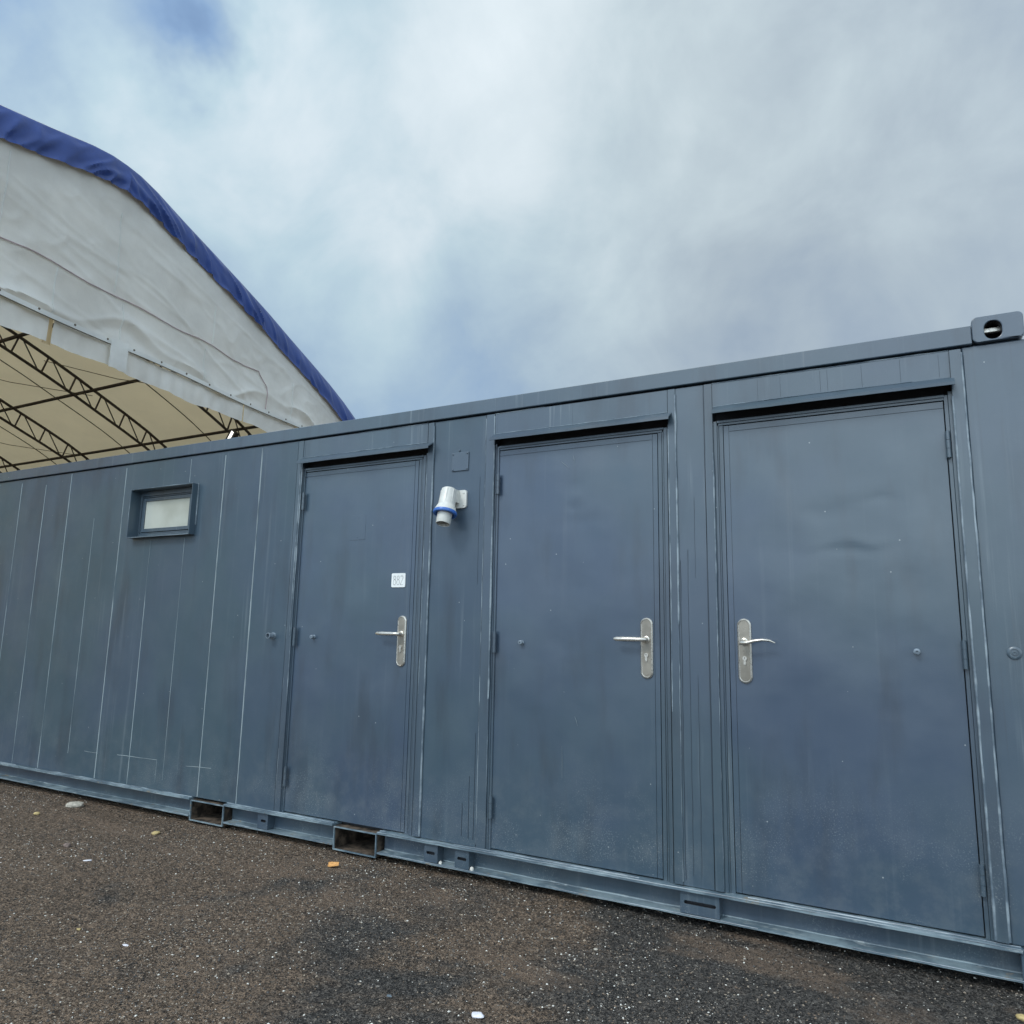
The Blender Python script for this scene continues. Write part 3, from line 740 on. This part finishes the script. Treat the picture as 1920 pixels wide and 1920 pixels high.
# gable curtain: wrinkled white fabric
def wr(u, z):
    """folds, metres out of the gable plane"""
    return wr0(u, z)*max(0., min(1., (roofz(u)-z-.35)/.9))
def wr0(u, z):
    w = .08*noise.noise(Vector((u*.45, z*.5, 3.)))
    w += .028*noise.noise(Vector((u*1.1+z*.9, (z-u*.25)*1.6, 7.)))
    r = 1-abs(noise.noise(Vector((u*.55+z*.35, z*1.25+u*.22, 11.)))*2.4); w += .055*max(0, r-.62)
    r = 1-abs(noise.noise(Vector((u*1.5-z*.5, z*1.3+u*.6, 21.)))*2.2); w += .035*max(0, r-.6)
    r = 1-abs(noise.noise(Vector((u*.35+z*1.7, z*.3+u*.1, 31.)))*2.6); w += .03*max(0, r-.6)
    # long slack fold above the clamp strip
    if z < 6.4:
        c = 5.72+.22*math.sin(u*1.3)+.1*math.sin(u*3.1); k = max(0, .55+1.2*noise.noise(Vector((u*.55, 2., 5.)))); w += k*(.11*math.exp(-abs(z-c)/.09)-.05*math.exp(-((z-c+.22)/.1)**2))
    return w
def grid(name, mat, u0, u1, nu, zlo, zhi, nz, out=.0, wrk=wr, mats=None, skip=None):
    bm = B(); g = []
    for i in range(nu+1):
        u = u0+(u1-u0)*i/nu; a, b = zlo(u), zhi(u)
        g.append([bm.verts.new(GP(u, a+(b-a)*j/nz, 0, out+wrk(u, a+(b-a)*j/nz))) for j in range(nz+1)])
    for i in range(nu):
        if skip and skip(u0+(u1-u0)*(i+.5)/nu): continue
        for j in range(nz): bm.faces.new((g[i][j], g[i+1][j], g[i+1][j+1], g[i][j+1])).smooth = True
    bmesh.ops.delete(bm, geom=[v for v in bm.verts if not v.link_faces], context='VERTS')
    return obj(name, bm, mat, sh)
zs = lambda u: 5.44
top = lambda u: roofz(u)-.03
grid('gable_curtain', 'white_fabric', RID-10.6, RID+10.6, 420, lambda u: min(5.44, top(u)-.1), top, 90)
zl = lambda u: 4.95+.03*math.sin(u*1.4)+.015*math.sin(u*4.3+1)
grid('curtain_hem', 'white_fabric', RID-9.9, RID+9.9, 420, zl, lambda u: 5.42, 10, .03, lambda u, z: .05*noise.noise(Vector((u*1.3, z*1.5, 40)))+.03*noise.noise(Vector((u*5, z*2, 44))), skip=lambda u: 9.06 < u < 9.17 or 14.32 < u < 14.34 or 15.75 < u < 15.77)
# darker patch of cloth seen in the slit
bm = B(); f = [bm.verts.new(GP(u, z, .06)) for u, z in ((9.03, 4.95), (9.2, 4.95), (9.2, 5.45), (9.03, 5.45))]; bm.faces.new(f); obj('slit_backing', bm, 'roof_fabric', sh)
# clamp strip with bolts
bm = B()
def strip(ua, ub):
    n = int((ub-ua)/.25)+1; prev = None
    for i in range(n+1):
        u = ua+(ub-ua)*i/n; dz = .02*math.sin(u*1.2)
        ring = [bm.verts.new(GP(u, 5.40+dz+a, 0, .085+b)) for a, b in ((0, 0), (0, .02), (.09, .02), (.09, 0))]
        if prev:
            for k in range(4): bm.faces.new((prev[k], prev[(k+1) % 4], ring[(k+1) % 4], ring[k])).material_index = 0
        prev = ring
    u = ua+.2
    while u < ub:
        p = GP(u, 5.47+.02*math.sin(u*1.2), 0, .105); lathe(bm, p, GN, [(0, .022), (.012, .018), (.012, 0)], 8, 1); u += .72
    tube(bm, [GP(ua+(ub-ua)*i/40, 5.395+.02*math.sin((ua+(ub-ua)*i/40)*1.2), 0, .10) for i in range(41)], .011, 5, 1)
strip(1.4, 10.42); strip(10.68, 19.6)
obj('clamp_strip', bm, ['white_fabric', 'cablemat'], sh)
# loose tape over the strip's joint
bm = B(); g = [[bm.verts.new(GP(10.30+.14*i, 4.93+.12*j+.02*(i % 2), 0, .13+.05*noise.noise(Vector((i*1.3, j*.9, 2))))) for j in range(6)] for i in range(4)]
for i in range(3):
    for j in range(5): bm.faces.new((g[i][j], g[i+1][j], g[i+1][j+1], g[i][j+1])).smooth = True
obj('tape_patch', bm, 'white_fabric', sh)
# cord outlining the folded curtain
bm = B(); pts = [(RID-4.9, 5.5), (RID-4.9, 6.1), (RID-4.6, 6.36)]+[(RID-4.2+k*.3, 6.42+.03*math.sin(k*.9)-.0*k) for k in range(30)]+[(14.9, 6.36), (15.15, 6.12), (15.2, 5.75), (15.2, 5.48)]
dense = []
for a, b in zip(pts, pts[1:]):
    for k in range(4): dense.append((a[0]+(b[0]-a[0])*k/4, a[1]+(b[1]-a[1])*k/4))
tube(bm, [GP(u, z, 0, .022+wr(u, z)) for u, z in dense], .011, 5)
obj('curtain_cord', bm, 'redline', sh)
# vertical welds in the curtain
for u, z0, z1 in ((10.35, 6.5, 8.2), (9.1, 5.5, 6.4), (12.9, 5.5, 6.3), (8.0, 6.5, 8.0), (13.1, 6.5, 7.4), (16.2, 5.5, 6.6), (10.6, 5.6, 6.35)):
    bm = B(); tube(bm, [GP(u, z0+(z1-z0)*k/40, 0, wr(u, z0+(z1-z0)*k/40)+.004) for k in range(41)], .013, 5); obj('weld_seam', bm, 'white_fabric', sh)

# blue edge trim wrapping the gable's edge
def arc(pr):
    L = [0]
    for a, b in zip(pr, pr[1:]): L.append(L[-1]+math.hypot(b[0]-a[0], b[1]-a[1]))
    return L
hp = [(q, z) for q, z in prof if z > 1.0]; L = arc(hp); NN = 900
def at(s):
    for i in range(len(L)-1):
        if s <= L[i+1]:
            f = (s-L[i])/(L[i+1]-L[i]); a, b = hp[i], hp[i+1]; return a[0]+(b[0]-a[0])*f, a[1]+(b[1]-a[1])*f
    return hp[-1]
bm = B(); g = []
for i in range(NN+1):
    s = L[-1]*i/NN; a = at(max(0, s-.4)); b = at(min(L[-1], s+.4)); p = at(s)
    tx, tz = b[0]-a[0], b[1]-a[1]; l = math.hypot(tx, tz); nx, nz = tz/l, -tx/l    # inward normal
    if nz > 0 and abs(nx) < .2: nx, nz = -nx, -nz
    width = .60+.03*noise.noise(Vector((s*.5, 0, 0)))+.012*noise.noise(Vector((s*2, 5, 0)))
    row = []
    for j in range(17):
        v = j/16.
        # cross section: over the edge then down the face, bulging
        o = .03+.045*math.sin(min(1, v*1.15)*PI)+.05*v
        sk = s*1.7-v*1.4*(1 if p[0] > 0 else -1)
        f = (.075 if abs(p[0]) < 4.5 else .035)*max(0, 1-abs(noise.noise(Vector((sk*1.1, v*.9, 3)))*4.2))*min(1, v*1.6)+.025*noise.noise(Vector((sk*2.4, v*2, 9)))*v
        o += f
        off = v*width+.010*noise.noise(Vector((s*3, v, 1)))
        row.append(bm.verts.new(GP(RID+p[0]+nx*off, p[1]+nz*off+.0, 0, max(.03, o)-.02)))
    # turn back over the roof
    back = [bm.verts.new(GP(RID+p[0]-nx*.012, p[1]-nz*.012, .0, .0)), bm.verts.new(GP(RID+p[0]-nx*.02, p[1]-nz*.02, .5, 0))]
    g.append([back[1], back[0]]+row)
for a, b in zip(g, g[1:]):
    for k in range(len(a)-1): bm.faces.new((a[k], a[k+1], b[k+1], b[k])).smooth = True
tr = obj('edge_trim', bm, 'blue_fabric', sh)
# pale edge cord on the very rim
bm = B(); pts = []
for i in range(0, NN+1, 6):
    s = L[-1]*i/NN; a = at(max(0, s-.4)); b = at(min(L[-1], s+.4)); p = at(s); tx, tz = b[0]-a[0], b[1]-a[1]; l = math.hypot(tx, tz); nx, nz = tz/l, -tx/l
    pts.append(GP(RID+p[0]-nx*.03, p[1]-nz*.03, .06, 0))
tube(bm, pts, .022, 6); obj('rim_cord', bm, 'white_fabric', sh)

# ------------------------------------------------------------------ ground
def axis(parts):
    out = []
    for a, b, st in parts:
        n = max(1, round((b-a)/st)); out += [a+(b-a)*k/n for k in range(n)]
    return out+[parts[-1][1]]
xs = axis([(-600, -200, 100), (-200, -60, 35), (-60, -20, 5), (-20, -8, .8), (-8, 1.0, .013), (1.0, 8, .6), (8, 30, 4), (30, 200, 42), (200, 600, 100)])
ys = axis([(-600, -200, 100), (-200, -40, 40), (-40, -6, 5), (-6, 1.3, .5), (1.3, 3.65, .013), (3.65, 8, .4), (8, 40, 4), (40, 200, 40), (200, 600, 100)])
def gz(x, y):
    q = Vector((x, y, 0)); z = .007*noise.noise(q*1.3)+.004*noise.noise(q*5.)+.0022*noise.noise(q*19)
    if -8.1 < x < 1.5 and 1.1 < y < 3.7: z += .0050*noise.noise(q*30)+.0034*noise.noise(q*62)
    if y > Y0-.25: z -= .004*min(1, (y-Y0+.25)/.1)
    return z-.003
bm = B(); G = [[bm.verts.new((x, y, gz(x, y))) for y in ys] for x in xs]
for i in range(len(xs)-1):
    for j in range(len(ys)-1): bm.faces.new((G[i][j], G[i+1][j], G[i+1][j+1], G[i][j+1])).smooth = True
g = obj('ground', bm, 'ground', None, (0, 0, 0)); tag(g, kind='structure')

# loose grit
def chip(vs, fs, mis, x, y, s, mi):
    b = len(vs); z = gz(x, y); an = random.random()*6.28; fl = random.uniform(.35, .8); el = random.uniform(.6, 1.)
    ca, sa = math.cos(an)*s, math.sin(an)*s
    tl = random.uniform(-.4, .4)
    for px, py, pz in ((1, 0, 0), (.2, 1, .1), (-1, .1, 0), (-.1, -1, -.1), (.1, .05, 1), (0, 0, -1)):
        px *= random.uniform(.75, 1.2); py *= el*random.uniform(.75, 1.2); pz = pz*fl+tl*px*.4
        vs.append((x+px*ca-py*sa, y+px*sa+py*ca, z+s*.25*fl+pz*s))
    for f in ((0, 1, 4), (1, 2, 4), (2, 3, 4), (3, 0, 4), (1, 0, 5), (2, 1, 5), (3, 2, 5), (0, 3, 5)):
        fs.append(tuple(b+k for k in f)); mis.append(mi)
vs, fs, mis = [], [], []
def inview(x, y):
    return y > 1.2 and x > -7.5 and x < .6 and x < y*1.0-.9+1.6
for _ in range(120000):
    # denser near the camera's side of the yard
    y = random.uniform(1.35, 3.62); x = random.uniform(-7.4, .55)
    if x > -1.0 and y < 2.1: continue
    if x < -3.6 and y < 1.35+(-3.6-x)*.45: continue
    r = random.random(); dens = noise.noise(Vector((x*1.1, y*1.1, 3)))
    if r > .62+.9*dens: continue
    mi = random.choices((0, 1, 2, 3), (44, 29, 20, 7))[0]
    s = random.choices((random.uniform(.0016, .003), random.uniform(.003, .005), random.uniform(.005, .0075)), (62, 34, 4))[0]
    if mi == 3: s = random.choices((random.uniform(.0016, .0032), random.uniform(.003, .0060)), (72, 28))[0]
    chip(vs, fs, mis, x, y, s, mi)
me = bpy.data.meshes.new('loose_grit'); me.from_pydata(vs, [], fs); me.polygons.foreach_set('material_index', mis)
for k in ('chip_dark', 'chip_brown', 'chip_tan', 'chip_white'): me.materials.append(M[k])
o = bpy.data.objects.new('loose_grit', me); COL.objects.link(o); tag(o, 'loose fine grit and gravel chips scattered over the asphalt', 'gravel', kind='stuff')

def stone(name, x, y, r, mat, label, cat, flat=.5, el=1.4, rot=0., group=None, sd=0):
    bm = B(); bmesh.ops.create_icosphere(bm, subdivisions=3, radius=1)
    for v in bm.verts:
        n = noise.noise(v.co*1.1+Vector((sd, 0, 0)))*.24+noise.noise(v.co*2.6+Vector((sd, 4, 0)))*.14
        v.co *= 1+n
        v.co.x *= el; v.co.z *= flat
        if v.co.z > flat*.62: v.co.z = flat*.62+(v.co.z-flat*.62)*.6
    bmesh.ops.rotate(bm, verts=bm.verts, cent=(0, 0, 0), matrix=Matrix.Rotation(rot, 3, 'Z'))
    bmesh.ops.scale(bm, verts=bm.verts, vec=(r, r, r)); z = gz(x, y)
    bmesh.ops.translate(bm, verts=bm.verts, vec=(x, y, z+r*flat*.55))
    o = obj(name, bm, mat, None, (x, y, z), smooth=True); return tag(o, label, cat, group)
M['stone_grey'] = simple('pale_grey_stone', (.42, .39, .33), .8, 0, .3, 50, .5)
M['stone_brown'] = simple('brown_stone', (.20, .15, .13), .8, 0, .4, 60, .5)
M['stone_yellow'] = simple('yellow_stone', (.52, .40, .18), .7, 0, .3, 60, .4)
M['quartz'] = simple('white_quartz', (.78, .77, .82), .4, 0, .12, 40, .3)
M['leaf'] = simple('dry_orange_leaf', (.70, .36, .12), .6, 0, .25, 60, .3)
M['slate'] = simple('blue_grey_flake', (.20, .25, .29), .6, 0, .3, 60, .3)
stone('pebble', -1.325, 2.287, .0165, 'quartz', 'smooth white pebble, largest on the ground at the lower edge of the yard', 'pebble', .45, 1.25, .4, 'loose stones on the asphalt', 3)
stone('pebble', -5.19, 3.30, .040, 'stone_grey', 'pale grey angular stone, biggest one close to the far end of the cabin', 'stone', .55, 1.5, .5, 'loose stones on the asphalt', 8)
stone('pebble', -5.145, 3.02, .016, 'stone_yellow', 'tiny yellowish stone in front of the pale grey angular stone', 'stone', .7, 1.1, 1.2, 'loose stones on the asphalt', 12)
stone('pebble', -4.273, 2.70, .018, 'stone_brown', 'small dark brown stone on bare brown dirt', 'stone', .75, 1.2, .2, 'loose stones on the asphalt', 17)
stone('pebble', -4.104, 3.137, .018, 'stone_yellow', 'small yellow and brown stone below the left fork pocket', 'stone', .6, 1.3, .9, 'loose stones on the asphalt', 23)
stone('pebble', -3.955, 2.62, .012, 'quartz', 'slim white chip of stone near the dark brown stone', 'stone', .3, 1.9, .7, 'loose stones on the asphalt', 29)
stone('pebble', -3.112, 2.055, .008, 'stone_yellow', 'little cream pebble lying alone on the left foreground', 'stone', .6, 1.3, .1, 'loose stones on the asphalt', 31)
stone('pebble', -2.798, 2.048, .0075, 'quartz', 'thin off white stone splinter in the left foreground', 'stone', .3, 2.0, .1, 'loose stones on the asphalt', 37)
stone('pebble', .262, 3.21, .018, 'stone_yellow', 'cream stone cut by the right edge, before the corner of the cabin', 'stone', .6, 1.4, -.6, 'loose stones on the asphalt', 41)
stone('pebble', -1.187, 2.981, .008, 'stone_grey', 'small pale stone in front of the middle door', 'stone', .6, 1.2, .1, 'loose stones on the asphalt', 43)
stone('pebble', -1.671, 2.261, .011, 'slate', 'flat blue grey flake in the dark gritty patch', 'stone', .12, 1.2, .5, 'loose stones on the asphalt', 47)
stone('pebble', -6.474, 3.40, .018, 'quartz', 'white stone chip at the far left beside the cabin', 'stone', .4, 1.6, .2, 'loose stones on the asphalt', 53)
# fallen leaf
LX, LY = (-2.773, 3.220)
bm = B(); g = []
for i in range(9):
    u = i/8*2-1; wd = .022*math.sqrt(max(0, 1-u*u))*(1-.25*u)+.0004
    g.append([bm.verts.new((LX+u*.030, LY+w*wd+u*.006, gz(LX, LY)+.010+w*.006+.004*w*w+.003*u*u+.002*math.sin(u*3))) for w in (-1, -.5, 0, .5, 1)])
for a, b in zip(g, g[1:]):
    for k in range(4): bm.faces.new((a[k], a[k+1], b[k+1], b[k])).smooth = True
ret = bmesh.ops.extrude_face_region(bm, geom=bm.faces[:]); bmesh.ops.translate(bm, verts=[v for v in ret['geom'] if isinstance(v, bmesh.types.BMVert)], vec=(0, 0, -.001))
tag(obj('fallen_leaf', bm, 'leaf', None, (LX, LY, 0)), 'dry orange leaf on the ground below the right fork pocket', 'leaf')

# ------------------------------------------------------------------ camera
R = Vector((0.88142397, 0.47192679, 0.01941381)); U = Vector((0.05922502, -0.15120665, 0.98672638)); F = Vector((-0.46859811, 0.8685745, 0.16122704))
cam = bpy.data.cameras.new('camera'); co = bpy.data.objects.new('camera', cam); COL.objects.link(co)
cam.sensor_width = 36; cam.lens = 36*1374.3/1920; cam.clip_start = .05; cam.clip_end = 3000
m = Matrix((R, U, -F)).transposed().to_4x4(); m.translation = Vector((0, 0, EYE)); co.matrix_world = m
SC.camera = co

# ------------------------------------------------------------------ light and sky
SUN = Vector((-.22, -.66, .72)).normalized()
sl = bpy.data.lights.new('sun', 'SUN'); sl.energy = 1.3; sl.angle = math.radians(14); sl.color = (1, .97, .92)
so = bpy.data.objects.new('sun', sl); COL.objects.link(so); so.rotation_euler = SUN.to_track_quat('Z', 'Y').to_euler(); so.location = (0, -5, 20)
w = bpy.data.worlds.new('World'); SC.world = w; w.use_nodes = True; t = w.node_tree; t.nodes.clear()
class WN(NT):
    def __init__(s, tree): s.t = tree
W_ = WN(t)
out = t.nodes.new('ShaderNodeOutputWorld')
sky = t.nodes.new('ShaderNodeTexSky'); sky.sky_type = 'NISHITA'; sky.sun_disc = False
sky.sun_elevation = math.asin(SUN.z); sky.sun_rotation = math.atan2(SUN.x, SUN.y)
bg1 = t.nodes.new('ShaderNodeBackground'); bg1.inputs[1].default_value = .10
W_.l(sky.outputs[0], bg1.inputs[0])
D = t.nodes.new('ShaderNodeTexCoord').outputs['Generated']
nrm = W_.n('ShaderNodeVectorMath', operation='NORMALIZE'); W_.l(D, nrm.inputs[0]); D = nrm.outputs[0]
DW = None
def blob(dirv, k, amp):
    d = W_.n('ShaderNodeVectorMath', operation='DOT_PRODUCT'); W_.l(DW if DW is not None else D, d.inputs[0]); v = Vector(dirv).normalized(); d.inputs[1].default_value = v
    e = W_.math('MULTIPLY', W_.math('SUBTRACT', d.outputs['Value'], 1.), k)
    return W_.math('MULTIPLY', W_.math('POWER', 2.71828, e), amp)
def total(items):
    items = [i for i in items]
    a = items[0]
    for b in items[1:]: a = W_.math('ADD', a, b)
    return a
wn = W_.n('ShaderNodeTexNoise', i_Scale=4.5, i_Detail=5., i_Roughness=.6); W_.l(D, wn.inputs['Vector'])
wm = W_.n('ShaderNodeVectorMath', operation='MULTIPLY_ADD'); W_.l(wn.outputs['Color'], wm.inputs[0]); wm.inputs[1].default_value = (.20, .20, .20); wm.inputs[2].default_value = (-.10, -.10, -.10)
wa = W_.n('ShaderNodeVectorMath', operation='ADD'); W_.l(D, wa.inputs[0]); W_.l(wm.outputs[0], wa.inputs[1]); D0 = D; wz = W_.n('ShaderNodeVectorMath', operation='NORMALIZE'); W_.l(wa.outputs[0], wz.inputs[0]); DW = wz.outputs[0]
# cloud thickness: noise with soft billows
sep = W_.n('ShaderNodeSeparateXYZ'); W_.l(D, sep.inputs[0])
n1 = W_.noise(W_.scale(D, (1, 1, 1.25)), 2.1, 6, .52, .35)
n2 = W_.noise(D, 5.0, 7, .56, .35)
cl = total([W_.math('MULTIPLY', n1, .66), W_.math('MULTIPLY', n2, .46), W_.math('MULTIPLY', n2, 0.),
    blob((-.40, .754, .522), 34, .22), blob((-.25, .87, .43), 30, -.12), blob((-.42, .82, .40), 40, -.05), blob((-.236, .691, .683), 16, .16), blob((-.704, .461, .541), 55, .06), blob((-.69, .42, .60), 260, .12),
    blob((-.447, .649, .615), 120, .06), blob((-.618, .506, .602), 150, .10),
    blob((-.672, .405, .640), 700, -.14), blob((-.650, .432, .628), 800, -.18), blob((-.630, .458, .622), 800, -.22), blob((-.770, .325, .57), 90, -.14), blob((-.735, .385, .56), 300, .10), blob((-.60, .53, .60), 200, .09), blob((-.60, .70, .36), 60, -.04), blob((-.41, .80, .43), 40, -.04), blob((0, .9, .35), 12, -.07)])
# colour of the cloud by brightness
cr = t.nodes.new('ShaderNodeValToRGB'); W_.l(cl, cr.inputs[0])
els = cr.color_ramp.elements
els[0].position = .20; els[0].color = (1.1, 2.0, 4.0, 1)
els[1].position = .95; els[1].color = (7.4, 8.2, 8.7, 1)
for p, c in ((.42, (2.6, 4.0, 6.1, 1)), (.56, (3.6, 4.9, 6.2, 1)), (.70, (4.8, 6.2, 7.0, 1)), (.82, (6.3, 7.3, 7.9, 1))):
    e = els.new(p); e.color = c
# greyer to the right
gr = W_.ramp(sep.outputs[0], -.62, -.15)
lum = W_.n('ShaderNodeRGBToBW'); W_.l(cr.outputs[0], lum.inputs[0])
cmb = W_.n('ShaderNodeCombineXYZ')
for i, k in enumerate((.90, 1.0, 1.045)): W_.l(W_.math('MULTIPLY', lum.outputs[0], k), cmb.inputs[i])
colr = W_.mix(W_.math('MULTIPLY', gr, .62), cr.outputs[0], cmb.outputs[0])
# glow round the hidden sun; unseen bright patches added to light wall and gable
D = D0; DW = None
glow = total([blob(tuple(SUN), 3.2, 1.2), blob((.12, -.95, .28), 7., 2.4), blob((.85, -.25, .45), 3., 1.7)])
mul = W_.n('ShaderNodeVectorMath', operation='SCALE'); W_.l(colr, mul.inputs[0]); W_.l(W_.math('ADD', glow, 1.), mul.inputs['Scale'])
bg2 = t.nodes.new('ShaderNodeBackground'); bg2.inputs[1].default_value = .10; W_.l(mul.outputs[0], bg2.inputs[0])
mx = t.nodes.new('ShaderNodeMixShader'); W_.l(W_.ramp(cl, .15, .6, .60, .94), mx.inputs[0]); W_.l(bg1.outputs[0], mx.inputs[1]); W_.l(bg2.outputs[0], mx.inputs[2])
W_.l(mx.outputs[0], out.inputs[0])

SC.view_settings.view_transform = 'Standard'; SC.view_settings.look = 'None'; SC.view_settings.exposure = .05; SC.view_settings.gamma = 1
SC.render.engine = 'CYCLES'
SC.cycles.max_bounces = 8
